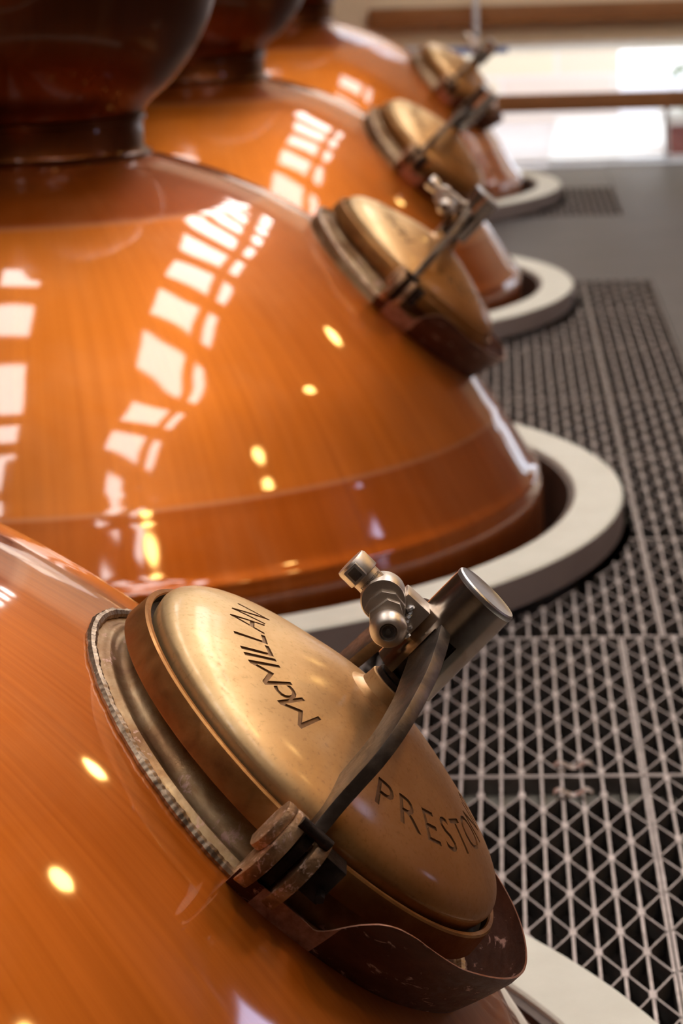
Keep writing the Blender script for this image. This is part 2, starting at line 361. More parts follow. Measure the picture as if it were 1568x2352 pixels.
# roof with rows of skylights between the rafters
def roofz(x): return RIDGE - (x - RIDX) * (RIDGE - EAVE) / (RX - RIDX) if x > RIDX else RIDGE - (RIDX - x) * (RIDGE - EAVE) / (RIDX - LX)
bm = BM()
for x0, x1 in ((RIDX, RX), (LX, RIDX)):
    vs = [bm.verts.new(p) for p in ((x0, BY, roofz(x0) + .1), (x1, BY, roofz(x1) + .1), (x1, FARY, roofz(x1) + .1), (x0, FARY, roofz(x0) + .1))]; bm.faces.new(vs)
    vs = [bm.verts.new(p) for p in ((x0, BY, roofz(x0) + .2), (x1, BY, roofz(x1) + .2), (x1, FARY, roofz(x1) + .2), (x0, FARY, roofz(x0) + .2))]; bm.faces.new(vs)
struct('ceiling', bm, M['roof'], smooth=False)
rows = [(.66, 1.36), (1.55, 1.69), (-1.85, -1.25)]
PITCH = 1.18; PW = .70
for r, (xa, xb) in enumerate(rows):
    for k in range(16):
        y0 = -1.6 + k * PITCH
        if y0 + PW > FARY or y0 < -.5: continue
        if y0 < 2.6 and r == 0: xa, xb = .86, 1.18
        elif r == 0: xa, xb = rows[0]
        bm = BM(); za, zb = roofz(xa) + .06, roofz(xb) + .06
        bmn = [(xa, y0, za), (xb, y0, zb), (xb, y0 + PW, zb), (xa, y0 + PW, za)]
        A = [bm.verts.new(p) for p in bmn]; B = [bm.verts.new((p[0], p[1], p[2] + .02)) for p in bmn]
        bm.faces.new(A); bm.faces.new(B)
        for i in range(4): bm.faces.new((A[i], A[(i + 1) % 4], B[(i + 1) % 4], B[i]))
        struct('window_%d' % (10 + r * 20 + k), bm, M['skylight'], smooth=False)
for k in range(19):
    y0 = -1.6 + k * PITCH - .28
    bm = BM()
    for x0, x1 in ((LX, RIDX), (RIDX, RX)):
        vs = []
        for x in (x0, x1):
            for yy in (y0, y0 + .09):
                for dz in (-.05, .09): vs.append(bm.verts.new((x, yy, roofz(x) + dz)))
        for f in ((0, 1, 3, 2), (4, 6, 7, 5), (0, 4, 5, 1), (2, 3, 7, 6), (0, 2, 6, 4), (1, 5, 7, 3)): bm.faces.new([vs[i] for i in f])
    struct('trim_%d' % (10 + k), bm, M['rafter'], smooth=False)
# pendant lamps (above the frame: their light and their reflections are what the photo shows)
for i, (x, y) in enumerate(((3.1, 13.7), (3.1, 9.6), (3.05, 7.5), (3.2, 5.05), (3.5, 3.2), (1.4, 2.8))):
    L = empty('pendant_lamp', (x, y, 4.30))
    tag(L, 'black pendant lamp with a warm bulb hanging over the walkway, seen mirrored in the copper', 'lamp', 'pendant lamps over the walkway')
    bm = BM(); lathe(bm, [(.02, .16), (.05, .15), (.07, .10), (.17, -.02), (.175, -.03), (.165, -.02), (.06, .09), (.0, .10)], 32); obj('lamp_shade', bm, M['shade'], L)
    bm = BM(); lathe(bm, [(0, .09), (.04, .07), (.10, .03), (.13, -.03), (.10, -.11), (0, -.15)], 24); obj('bulb', bm, M['bulb'], L)
    bm = BM(); tube(bm, [(0, 0, .15), (0, 0, roofz(x) + .05 - 4.30)], .006, 8); obj('cord', bm, M['shade'], L)

# yard beyond the glass
bm = BM(); box(bm, -30, 40, FARY + .2, 60, -.3, -.06); struct('ground', bm, M['paving2'], smooth=False)
bm = BM(); prism(bm, [(.30, 16.85), (.45, 20.5), (6, 20.5), (6, 16.85)], -.07, -.02, 'xyz'); struct('trim_3', bm, M['paving'], smooth=False)
bm = BM(); box(bm, -8, .95, 20.7, 21.1, -.1, 4.0); box(bm, .95, 6, 20.7, 21.1, .60, 4.0)
bb = obj('stone_building', bm, M['stone'], smooth=False); tag(bb, 'pale sunlit stone building across the yard, seen through the low window', 'building')
bm = BM(); box(bm, .06, 6, 18.0, 18.06, .645, .715, .004); box(bm, 1.9, 1.96, 18.0, 18.06, -.08, .645); tag(obj('added_yard_rail', bm, M['paving'], smooth=False), 'added white rail across the yard, in place of bright sky under the window head', 'rail')  # added rail, makes the bright sky strip below the window head
bm = BM(); box(bm, -1.2, .055, 18.0, 18.06, .645, .715, .004); box(bm, -1.1, -1.04, 18.0, 18.06, -.08, .645); tag(obj('added_yard_rail', bm, M['blue'], smooth=False), 'dark blue end section of the added rail outside the window, behind the farthest cover', 'rail')
P = empty('planter', (1.13, 17.3, -.06)); tag(P, 'red brick planter with white coping and green shrub outside the window', 'planter')
bm = BM(); box(bm, 0, 1.6, 0, .6, 0, .24); obj('planter_wall', bm, M['brick'], P, smooth=False)
bm = BM(); box(bm, -.04, 1.64, -.04, .64, .24, .31, .005); obj('coping', bm, M['paving'], P, smooth=False)
bm = BM()
for i in range(260):
    c = Vector((random.uniform(.05, 1.5), random.uniform(.05, .55), random.uniform(.31, .62)))
    d = Vector((random.uniform(-1, 1), random.uniform(-1, 1), random.uniform(-.3, 1))).normalized(); s = d.cross(Vector((0, 0, 1))).normalized() * .03
    vs = [bm.verts.new(p) for p in (c - d * .05, c + s, c + d * .06, c - s)]; bm.faces.new(vs)
obj('foliage', bm, M['leaf'], P, smooth=False)

# ================================================================ grating panels
SEAMS = [2.60, 4.755, 5.722, 6.655, 7.69, 8.665, 9.66, 10.55, 11.42]
def clip_seg(p, q):
    """pieces of p-q lying outside every kerb"""
    ts = [0., 1.]
    for c in STILLS:
        fx, fy = p[0] - c[0], p[1] - c[1]; dx, dy = q[0] - p[0], q[1] - p[1]
        a = dx * dx + dy * dy; b = 2 * (fx * dx + fy * dy); cc = fx * fx + fy * fy - 1.625 ** 2; D = b * b - 4 * a * cc
        if D > 0:
            for s in (-1, 1):
                t = (-b + s * D ** .5) / (2 * a)
                if 0 < t < 1: ts.append(t)
    ts.sort(); out = []
    for a, b in zip(ts[:-1], ts[1:]):
        m = (a + b) / 2; x = p[0] + (q[0] - p[0]) * m; y = p[1] + (q[1] - p[1]) * m
        if all((x - c[0]) ** 2 + (y - c[1]) ** 2 > 1.625 ** 2 for c in STILLS) and b - a > 1e-3:
            out.append(((p[0] + (q[0] - p[0]) * a, p[1] + (q[1] - p[1]) * a), (p[0] + (q[0] - p[0]) * b, p[1] + (q[1] - p[1]) * b)))
    return out
def bar(bm, p, q, wd, z0, z1):
    for a, b in clip_seg(p, q):
        d = Vector((b[0] - a[0], b[1] - a[1], 0)).normalized(); s = Vector((-d.y, d.x, 0)) * wd / 2
        A, B = Vector((*a, 0)), Vector((*b, 0))
        vs = [bm.verts.new(v + Vector((0, 0, z))) for z in (z0, z1) for v in (A - s, B - s, B + s, A + s)]
        for f in ((0, 3, 2, 1), (4, 5, 6, 7), (0, 1, 5, 4), (1, 2, 6, 5), (2, 3, 7, 6), (3, 0, 4, 7)): bm.faces.new([vs[i] for i in f])
def panel(x0, x1, y0, y1, pitch=.0394, near=False):
    bm = BM(); zt, zb = -.006, -.040
    g = .004; x0 += g; x1 -= g; y0 += g; y1 -= g
    n = max(2, round((x1 - x0) / pitch)); px = (x1 - x0) / n; py = .1680
    ye = 4.648 if near else y1 - .012; ys = y0 + .01        # first rivet line inside the end bar
    k0 = 0 if near else 1
    for i in range(n + 1):
        x = x1 - i * px; bar(bm, (x, y0), (x, y1), .0052, zb, zt)
        y = ye - (py / 2 if (i + k0) % 2 else 0)
        while y > ys and 0 < i < n:
            if all((x - c[0]) ** 2 + (y - c[1]) ** 2 > 1.64 ** 2 for c in STILLS):
                a = BM(); bar(a, (x, y - .015), (x, y + .015), .0125, zb, zt + .0008); me = bpy.data.meshes.new('t'); a.to_mesh(me); a.free(); bm.from_mesh(me); bpy.data.meshes.remove(me)
            y -= py
    for i in range(n):
        xa, xb = x1 - i * px, x1 - (i + 1) * px
        j = 0
        while True:
            ya = ye - j * py / 2; ybb = ya - py / 2
            if ybb < ys: break
            if (i + k0 + j) % 2 == 0: bar(bm, (xa, ya), (xb, ybb), .0030, zb + .004, zt)
            else: bar(bm, (xb, ya), (xa, ybb), .0030, zb + .004, zt)
            j += 1
    for y in (y0, y1): bar(bm, (x0, y), (x1, y), .005, zb, zt + .001)
    bm.normal_update()
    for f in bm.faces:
        if abs(f.normal.z) < .5: f.material_index = 1      # flanks coloured darker for the shade between the bars
    return bm
rowname = ['nearest the camera, beside the front kerb', 'in the gap between the front and second kerbs', 'against the near side of the second kerb', 'beside the widest part of the second kerb',
           'against the far side of the second kerb', 'just behind the second kerb', 'in the gap before the third kerb', 'last before grey floor, beside the third kerb']
for j in range(8):
    y0, y1 = SEAMS[j], SEAMS[j + 1]; sx = .257 if j < 2 else .355
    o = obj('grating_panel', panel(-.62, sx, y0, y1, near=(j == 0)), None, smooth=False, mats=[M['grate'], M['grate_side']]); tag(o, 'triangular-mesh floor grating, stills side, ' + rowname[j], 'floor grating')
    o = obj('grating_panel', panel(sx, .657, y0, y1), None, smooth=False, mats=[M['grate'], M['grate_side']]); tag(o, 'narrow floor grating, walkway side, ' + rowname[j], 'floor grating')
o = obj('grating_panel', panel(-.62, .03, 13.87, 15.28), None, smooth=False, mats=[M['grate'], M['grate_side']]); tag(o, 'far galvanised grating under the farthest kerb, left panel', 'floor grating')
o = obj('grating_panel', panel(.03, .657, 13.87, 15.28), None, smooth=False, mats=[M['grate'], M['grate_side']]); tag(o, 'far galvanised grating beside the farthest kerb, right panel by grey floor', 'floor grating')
# support beams under the joints
for j, s in enumerate(SEAMS[1:-1]):
    bx = -.62
    for c in STILLS:
        for yy in (s - .05, s + .05):
            dd = 1.66 ** 2 - (yy - c[1]) ** 2
            if dd > 0: bx = max(bx, c[0] + dd ** .5)
    bm = BM(); box(bm, bx, .63, s - .085, s + .015, -.056, -.043); box(bm, bx, .63, s - .015, s + .0, -.2, -.056); box(bm, bx, .63, s - .04, s + .04, -.21, -.2)
    tag(obj('support_beam', bm, M['pale_beam'], smooth=False), 'dusty steel joist under the grating joint ' + rowname[j + 1], 'beam')
# saddle clips over the joint in front of the lid
for k, (x, y) in enumerate(((.12, 4.80), (.115, 4.64))):
    bm = BM()
    pts = catmull([(x - .038, y, 0), (x - .026, y, .006), (x - .014, y, .0), (x, y, -.006), (x + .014, y, 0), (x + .026, y, .006), (x + .038, y, 0)], 4)
    prv = None
    for p in pts:
        cur = [bm.verts.new((p[0], p[1] + d, p[2] + e)) for d, e in ((-.012, 0), (.012, 0), (.012, .003), (-.012, .003))]
        if prv:
            for i in range(4): bm.faces.new((prv[i], prv[(i + 1) % 4], cur[(i + 1) % 4], cur[i]))
        else: bm.faces.new(cur)
        prv = cur
    bm.faces.new(prv[::-1])
    tag(obj('saddle_clip', bm, M['grate']), ['galvanised saddle clip just beyond the grating joint, right of the lid', 'galvanised saddle clip just before the grating joint, right of the lid'][k], 'clip')

# ================================================================ kerbs
klabel = ['pale concrete kerb round the front still, crossing the bottom right corner', 'pale concrete kerb round the second still, behind the lock sleeve',
          'pale concrete kerb round the third still, above the middle right', 'smallest and farthest pale kerb, round the fourth still']
for i, (cx, cy, s, a) in enumerate(STILLS):
    K = empty('kerb', (cx, cy, 0)); tag(K, klabel[i], 'kerb')
    bm = BM(); lathe(bm, [(1.468, RT - .004), (1.472, RT), (1.594, RT), (1.600, RT - .006), (1.600, .004), (1.590, 0), (1.468, 0)], 220, closed=True)
    for f in bm.faces:
        c = f.calc_center_median()
        if math.hypot(c.x, c.y) > 1.5985 and c.z < RT - .005: f.material_index = 1  # outer side takes a separate, darker mauve grey
    obj('kerb_ring', bm, None, K, angle=40, mats=[M['kerb'], M['kerb_side']])
    bm = BM(); lathe(bm, [(1.452, RT - .012), (1.470, RT - .010), (1.470, -.9), (1.452, -.9)], 220, closed=True); tag(obj('kerb_lining', bm, M['kerb_inner'], K), 'dark brown inner lining of the kerb')

# ================================================================ stills
# profile: (height above kerb top, radius)
BODY = [(-.90, 1.384), (-.20, 1.384), (0, 1.380), (.05, 1.372), (.10, 1.342), (.20, 1.280), (.331, 1.196), (.42, 1.132), (.496, 1.064), (.58, .982), (.662, .893), (.744, .788), (.827, .657), (.880, .550), (.915, .460), (.940, .382), (.953, .335), (.960, .315)]
NECKP = [(.950, .322), (.954, .330), (.964, .330), (.968, .316), (.98, .3095), (1.05, .3095), (1.053, .319), (1.064, .319), (1.068, .312), (1.082, .318), (1.105, .342), (1.145, .390), (1.191, .430), (1.25, .470), (1.33, .508), (1.43, .536), (1.53, .552), (1.62, .556), (1.74, .54), (1.88, .48), (2.0, .40), (2.12, .315), (2.3, .265), (2.7, .235), (3.4, .20), (4.6, .17)]
# refine heights near the seams
def refine(pr):
    out = [pr[0]]
    for a, b in zip(pr[:-1], pr[1:]):
        n = max(1, int(math.hypot(b[0] - a[0], b[1] - a[1]) / .012))
        for k in range(1, n + 1): out.append((a[0] + (b[0] - a[0]) * k / n, a[1] + (b[1] - a[1]) * k / n))
    return out
def body_prof(s):
    pr = refine(catmull([(r, z) for z, r in BODY], 8)); out = []
    for r, z in pr:
        dr = sum(hh * math.exp(-((z - zz) / ww) ** 2) for zz, ww, hh in ((.239, .012, .0022), (.837, .010, .002), (.066, .012, .004)))
        out.append((r + dr, z * s + RT))
    return out

# hatch frame: X along the face away from the camera, Y up the slope, Z out of the lid
EL = radians(44.84)
def hatch_matrix(i):
    cx, cy, s, az = STILLS[i]
    n = Vector((cos(az) * cos(EL), sin(az) * cos(EL), sin(EL))); u = Vector((-sin(az), cos(az), 0)); w = n.cross(u)
    if i == 0: C = Vector((-.21785, 2.84296, .61812 + RT))
    else:
        rho, z = ((1.052, .628), (1.052, .628 * .965), (1.052, .628))[i - 1]
        C = Vector((cx + rho * cos(az), cy + rho * sin(az), z + RT))
    return Matrix(((u.x, w.x, n.x, C.x), (u.y, w.y, n.y, C.y), (u.z, w.z, n.z, C.z), (0, 0, 0, 1)))
DR = [0, .02, .04, .08, .12, .16, .20, .23, .25, .262, .267, .268]; DH = [.0935, .093, .0912, .0837, .0735, .0610, .0480, .0362, .0255, .0150, .006, 0.0]
def domeh(r): return interp(r, DR, DH)

def hatch_meshes():
    D = {}
    hm0 = hatch_matrix(0); BP = [(z, r) for r, z in body_prof(STILLS[0][2])]; bz = [z for z, r in BP]; br_ = [r for z, r in BP]
    def hsurf(a, R0=.3045):
        lo, hi = -.25, .0
        for _ in range(26):
            m = (lo + hi) / 2; P = hm0 @ Vector((R0 * cos(a), R0 * sin(a), m))
            if math.hypot(P.x - STILLS[0][0], P.y - STILLS[0][1]) < interp(P.z, bz, br_): lo = m
            else: hi = m
        return lo
    HS = [min(-.068, hsurf(2 * pi * i / 180)) for i in range(180)]
    print('weld heights', [round(h, 3) for h in HS[::15]])
    def hs(a):
        t = (a / (2 * pi) * 180) % 180; i = int(t); return HS[i % 180] * (1 - t + i) + HS[(i + 1) % 180] * (t - i)
    # neck: flares out to the weld on the still
    bm = BM(); lathe(bm, [(.262, -.035), (.262, -.058), (.2625, -.066), (.2655, -.075), (.272, -.082), (.2765, -.0835), (.279, -.0825), (.2835, -.0835), (.287, -.088), (.291, -.0925), (.298, -.094), (.301, -.098), (.303, -.112), (.303, -.19)], 180)
    for v in bm.verts:
        a = math.atan2(v.co.y, v.co.x) % (2 * pi); dlt = hs(a) + .096; v.co.z += dlt * min(1, max(0, (-.046 - v.co.z) / .050))
    D['neck'] = obj('manhole_neck', bm, M['neck'])
    # rope-like weld bead
    bm = BM(); seg = 900; sec = 8; rings = []
    for i in range(seg):
        a = 2 * pi * i / seg; k = 210
        ph = (a * k / (2 * pi)) % 1; rr = .0060 + .0009 * abs(sin(pi * ph)) + .0006 * sin(a * 31) + .0004 * sin(a * 77)
        hb = hs(a) + .0025
        R0 = .3045
        rings.append([bm.verts.new(((R0 + rr * cos(t)) * cos(a), (R0 + rr * cos(t)) * sin(a), hb + rr * sin(t))) for t in [2 * pi * q / sec for q in range(sec)]])
    for i in range(seg):
        A, B = rings[i], rings[(i + 1) % seg]
        for q in range(sec): bm.faces.new((A[q], A[(q + 1) % sec], B[(q + 1) % sec], B[q]))
    D['weld'] = obj('weld_bead', bm, M['weld'])
    # heavy ring the lid sits in
    bm = BM()
    fs = lathe(bm, [(.258, -.044), (.2835, -.044), (.2842, -.042), (.2815, -.011), (.2795, -.0085), (.2745, -.0085), (.2730, -.0105), (.2722, -.022), (.2670, -.024), (.258, -.024)], 180, closed=True)
    for f in bm.faces:
        c = f.calc_center_median(); r = math.hypot(c.x, c.y)
        if r < .2735 and c.z > -.04: f.material_index = 1
    D['ring'] = obj('manhole_ring', bm, M['ringband'], mats=[M['ringband'], M['ringdark']], angle=30)
    # drip collar: funnel sheet round the lower half
    ph = [-189, -180, -173, -169, -167, -164, -160, -155, -140, -90, -40, -25, -16, -11, -8, -4]
    tp = [-.074, -.070, -.071, -.074, -.046, -.022, -.010, -.007, -.014, -.013, -.014, -.016, -.030, -.050, -.074, -.086]
    bm = BM(); N = 220; cols = []
    for i in range(N + 1):
        p = ph[0] + (ph[-1] - ph[0]) * i / N; a = radians(p); t = interp(p, ph, tp)
        t = (interp(p - 1.2, ph, tp) + t + interp(p + 1.2, ph, tp)) / 3
        col = []
        b0 = -.125
        for k in range(9):
            h = b0 + (t - b0) * k / 8; q = (h + .125) / .1
            r = .300 + .041 * min(1, max(0, q)) ** .62
            r += .0015 * sin(a * 9)
            col.append((r, a, h))
        cols.append(col)
    th = .0028
    def V(r, a, h): return bm.verts.new((r * cos(a), r * sin(a), h))
    O = [[V(*v) for v in c] for c in cols]; I = [[V(v[0] - th, v[1], v[2]) for v in c] for c in cols]
    for i in range(N):
        for k in range(8):
            bm.faces.new((O[i][k], O[i + 1][k], O[i + 1][k + 1], O[i][k + 1])); bm.faces.new((I[i][k], I[i][k + 1], I[i + 1][k + 1], I[i + 1][k]))
        f = bm.faces.new((O[i][8], O[i + 1][8], I[i + 1][8], I[i][8])); f.material_index = 1
        pmid = ph[0] + (ph[-1] - ph[0]) * (i + .5) / N
        if pmid < -156: f.material_index = 2
    for i in (0, N):
        for k in range(8): f = bm.faces.new((O[i][k], O[i][k + 1], I[i][k + 1], I[i][k])); f.material_index = 2
    for f in bm.faces:
        c = f.calc_center_median(); pp = math.degrees(math.atan2(c.y, c.x))
        if (pp > 177 or pp < -167.5) and f.material_index == 0: f.material_index = 2
    D['lip'] = obj('drip_collar', bm, None, mats=[M['lip'], M['lip_edge'], M['lip_bare']])
    # clamp lugs (one pair each side; sg = -1 is the camera side)
    def lugpoly(k=1., dz=0):
        return catmull([(-.288, -.104), (-.302, -.100), (-.322, -.088), (-.336, -.066), (-.3425, -.040), (-.340, -.014), (-.330, .006 + dz), (-.316, .013 + dz), (-.300, .010 + dz), (-.290, -.004)], 4)
    for sg, nm in ((1, 'near'), (-1, 'far')):
        def side(poly): return [(p * sg, q) for p, q in poly]
        bm = BM(); prism(bm, side(lugpoly()), .031, .048, bev=.0022)
        small = [(p * .994, q) for p, q in catmull([(-.290, -.050), (-.318, -.050), (-.334, -.030), (-.333, -.006), (-.322, .010), (-.300, .010), (-.290, -.01)], 4)]
        prism(bm, side(small), .048, .060, bev=.003)
        D['lugA_' + nm] = obj('clamp_lug', bm, M['lug'], angle=40)
        bm = BM(); prism(bm, side(lugpoly(1, -.004)), -.006, .010, bev=.0025)
        D['lugB_' + nm] = obj('clamp_lug', bm, M['lug'], angle=40)
        bm = BM()
        prism(bm, side(catmull([(-.288, -.090), (-.308, -.086), (-.324, -.066), (-.328, -.030), (-.327, -.004), (-.316, .006), (-.296, .004), (-.288, -.02)], 3)), .014, .027, bev=.001)
        D['link_' + nm] = obj('hinge_link', bm, M['steel_black'], angle=40)
        bm = BM(); box(bm, *(sorted((-.287 * sg, -.325 * sg))), -.036, -.0075, -.050, -.001, .002)
        tube(bm, [(-.322 * sg, -.030, -.036), (-.338 * sg, -.031, -.038)], .0055, 6)
        D['block_' + nm] = obj('stop_block', bm, M['steel_black'], angle=40)
    # ---------------- lid
    bm = BM(); pr = []
    fine = [i * .268 / 40 for i in range(41)]
    prof = catmull(list(zip(DR, DH)), 5)
    lathe(bm, [(0, DH[0])] + [p for p in prof if p[0] > .001] + [(.266, -.012), (.262, -.0235), (0, -.0235)], 200)
    bmesh.ops.remove_doubles(bm, verts=bm.verts, dist=1e-5)
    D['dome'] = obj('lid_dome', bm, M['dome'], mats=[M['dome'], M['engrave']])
    return D

def glyph(ch, size):
    c = bpy.data.curves.new('g', 'FONT'); c.body = ch; c.size = size; c.extrude = 1.0; c.resolution_u = 3; c.offset = .0
    o = bpy.data.objects.new('g', c); COL.objects.link(o); dg = bpy.context.evaluated_depsgraph_get()
    me = bpy.data.meshes.new_from_object(o.evaluated_get(dg)); bpy.data.objects.remove(o); bpy.data.curves.remove(c)
    return me
def letters_bm():
    """cutter solids for the lettering, wrapped over the dome"""
    out = BM(); CH = .0425
    def put(ch, phc, inward, sc=1., stretch=1., dr=0.):
        me = glyph(ch, 1.0); b = BM(); b.from_mesh(me); bpy.data.meshes.remove(me)
        bmesh.ops.remove_doubles(b, verts=b.verts, dist=1e-5)
        xs = [v.co.x for v in b.verts]; ys = [v.co.y for v in b.verts]
        xm = (min(xs) + max(xs)) / 2; y0 = 0; H = .70
        for v in b.verts:
            gx = (v.co.x - xm) / H * CH * sc * stretch; gy = (v.co.y - y0) / H * CH * sc
            if inward: r = .2040 - gy - dr; a = radians(phc) + gx / .178
            else: r = .1600 + gy + dr; a = radians(phc) - gx / .178
            top = v.co.z > 0
            h = domeh(r) + (.006 if top else -.0020)
            v.co = Vector((r * cos(a), r * sin(a), h))
        bmesh.ops.recalc_face_normals(b, faces=b.faces)
        me = bpy.data.meshes.new('t'); b.to_mesh(me); b.free(); out.from_mesh(me); bpy.data.meshes.remove(me)
    for ch, a, s, d in (('M', 150, 1, 0), ('c', 140.5, 1.0, .004), ('M', 130.5, 1, 0), ('I', 121, 1, 0), ('L', 114.5, 1, 0), ('L', 105, 1, 0), ('A', 93, 1, 0), ('N', 79.5, 1, 0)):
        put(ch, a, False, s, 1.0, d)
    for ch, a in zip('PRESTONPANS', (-167, -154.5, -142, -130, -118, -104, -89.5, -76, -62.5, -48.5, -35.5)):
        put(ch, a, True)
    return out

D = hatch_meshes()
# engrave
cb = letters_bm(); cme = bpy.data.meshes.new('cut'); cb.to_mesh(cme); cb.free(); cme.materials.append(M['dome']); cme.materials.append(M['engrave'])
for p in cme.polygons: p.material_index = 1
cut = bpy.data.objects.new('cut', cme); COL.objects.link(cut)
md = D['dome'].modifiers.new('b', 'BOOLEAN'); md.operation = 'DIFFERENCE'; md.object = cut; md.solver = 'EXACT'; md.use_self = True
dg = bpy.context.evaluated_depsgraph_get(); nm = bpy.data.meshes.new_from_object(D['dome'].evaluated_get(dg))
print('DOME', len(D['dome'].data.polygons), '->', len(nm.polygons))
D['dome'].modifiers.clear()
if len(nm.polygons) > 3000:
    nm.name = 'lid_dome'; D['dome'].data = nm
    for p in nm.polygons: p.use_smooth = True
    nm.set_sharp_from_angle(angle=radians(32))
bpy.data.objects.remove(cut); bpy.data.meshes.remove(cme)

# ---- rest of the lid
bm = BM(); lathe(bm, [(.050, .0885), (.041, .0925), (.0345, .097), (.0335, .104), (.033, .113), (.0315, .1145), (0, .1145)], 64); D['boss'] = obj('boss', bm, M['dome'])
bm = BM(); lathe(bm, [(0, .1145), (.0285, .1145), (.0285, .121), (.026, .1225), (.026, .129), (.018, .131), (.018, .20), (0, .20)], 6 * 8); D['screw'] = obj('clamp_screw', bm, M['steel_black'])
bm = BM(); inner = [(-.254, -.004), (-.236, .010), (-.220, .024), (-.203, .052), (-.193, .078), (-.179, .100), (-.148, .121), (-.123, .133), (-.086, .143), (-.055, .152), (-.018, .160)]
outer = [(-.028, .214), (-.070, .207), (-.105, .199), (-.141, .189), (-.173, .175), (-.204, .158), (-.227, .142), (-.249, .121), (-.264, .095), (-.270, .070), (-.277, .040), (-.290, .012), (-.300, -.002)]
endp = [(-.318, -.004), (-.322, -.012), (-.300, -.018), (-.270, -.010)]
poly = catmull(inner, 3) + catmull(outer, 3) + endp
prism(bm, poly, .004, .020, bev=.0012)
prism(bm, [(-p, q) for p, q in poly], .004, .020, bev=.0012)
box(bm, -.03, .03, .004, .020, .158, .212)
D['arm'] = obj('clamp_bar', bm, M['arm'], angle=28)
for sg, k in ((1, 'pin_near'), (-1, 'pin_far')):
    bm = BM(); tube(bm, [(-.327 * sg, -.001, .010), (-.327 * sg, .041, .010)], .0068, 14); D[k] = obj('hinge_pin', bm, M['steel_black'], angle=40)
# sleeve over the clamp screw, slotted for the bar on both sides
def sleeve():
    bm = BM(); R, T, h0, h1 = .0418, .0025, .131, .2690; seg = 128
    SL0, SL1, SW = -.012, .022, .204   # slot: y range, top
    hs = [h0, .15, .18, SW, .215, .24, h1 - .004]
    def inslot(a0, a1, za, zb):
        am = (a0 + a1) / 2; y = R * sin(am)
        return SL0 < y < SL1 and zb <= SW + 1e-6
    for rad, flip in ((R, 0), (R - T, 1)):
        grid = [[bm.verts.new((rad * cos(2 * pi * i / seg), rad * sin(2 * pi * i / seg), h)) for i in range(seg)] for h in hs]
        for k in range(len(hs) - 1):
            for i in range(seg):
                if inslot(2 * pi * i / seg, 2 * pi * (i + 1) / seg, hs[k], hs[k + 1]): continue
                f = (grid[k][i], grid[k][(i + 1) % seg], grid[k + 1][(i + 1) % seg], grid[k + 1][i]); bm.faces.new(f if not flip else f[::-1])
        if rad == R: go = grid
        else: gi = grid
    es = [(a, b) for k in range(len(hs)) for a, b in ()]
    # close the edges of the wall
    for k in range(len(hs) - 1):
        for i in range(seg):
            cur = inslot(2 * pi * i / seg, 2 * pi * (i + 1) / seg, hs[k], hs[k + 1]); nxt = inslot(2 * pi * (i + 1) / seg, 2 * pi * (i + 2) / seg, hs[k], hs[k + 1])
            if cur != nxt:
                j = (i + 1) % seg; bm.faces.new((go[k][j], go[k + 1][j], gi[k + 1][j], gi[k][j]))
    for i in range(seg):
        j = (i + 1) % seg
        s = inslot(2 * pi * i / seg, 2 * pi * (i + 1) / seg, hs[0], hs[1]); k = 3 if s else 0
        bm.faces.new((go[k][i], go[k][j], gi[k][j], gi[k][i]))
    return bm
D['sleeve'] = obj('lock_sleeve', sleeve(), M['tube'], angle=40)
bm = BM(); lathe(bm, [(.0418, .2640), (.0424, .2665), (.0420, .2695), (.0400, .2712), (.0385, .2706), (0, .2706)], 96); D['cap'] = obj('sleeve_cap', bm, M['cap'])
bm = BM(); lathe(bm, [(.0385, .2640), (0, .2640)], 48)
bm.free()

# ---- key interlock hung on the sleeve (a thing of its own)
def rotto(d, loc):      # local z -> d
    d = Vector(d).normalized(); q = Vector((0, 0, 1)).rotation_difference(d); return Matrix.Translation(loc) @ q.to_matrix().to_4x4()
YD = Vector((.10, .995, .02)).normalized()
KW = radians(-10)
bm = BM(); base = Vector((-.030, .066, .190)); mt = rotto(YD, base)
lathe(bm, [(0, .018), (.0172, .018), (.0172, .054), (.0172, .056)], 48, mt)
lathe(bm, [(.0172, .056), (.0202, .057), (.0205, .059), (.0205, .076), (.0190, .0795), (0, .0800)], 48, mt)
D['barrel'] = obj('lock_barrel', bm, M['lock'])
bm = BM(); box(bm, -.0240, -.0165, -.0095, .0095, .0575, .0765, .0012, mt @ Matrix.Rotation(KW, 4, 'Z')); D['window'] = obj('key_window', bm, M['cap'])
bm = BM(); box(bm, -.0246, -.0150, -.0060, .0060, .0605, .0735, .0006, mt @ Matrix.Rotation(KW, 4, 'Z')); D['window2'] = obj('key_slot', bm, M['lock_dark'])
mt2 = rotto((-1, 0, 0), Vector((-.030, .0895, .1885)))
bm = BM(); lathe(bm, [(0, -.026), (.024, -.026), (.0262, -.022), (.0265, .012), (.025, .0155), (0, .016)], 64, mt2)
bmx = mt2; D['disc'] = obj('lock_body', bm, M['lock'])
bm = BM()      # tapered cheek plate on the body, pointing to the knob
pl = catmull([(.010, .000), (.020, .004), (.0225, .020), (.004, .041), (-.016, .028), (-.026, .006), (-.020, -.010), (-.004, -.012), (.010, .000)], 3)
A = [(.094, .170), (.090, .196), (.076, .202), (.052, .188), (.048, .168), (.060, .152), (.078, .154)]
prism(bm, A, -.060, -.045, 'yzx', bev=.002)
D['cheek'] = obj('cheek_plate', bm, M['lock'], angle=30)
bm = BM(); prism(bm, [(.099, .166), (.103, .180), (.100, .197), (.086, .206), (.068, .203), (.058, .190), (.062, .164)], -.052, -.044, 'yzx', bev=.003)
D['plate'] = obj('body_plate', bm, M['lock'], angle=30)
mt3 = rotto((-1, 0, 0), Vector((-.062, .0675, .1735)))
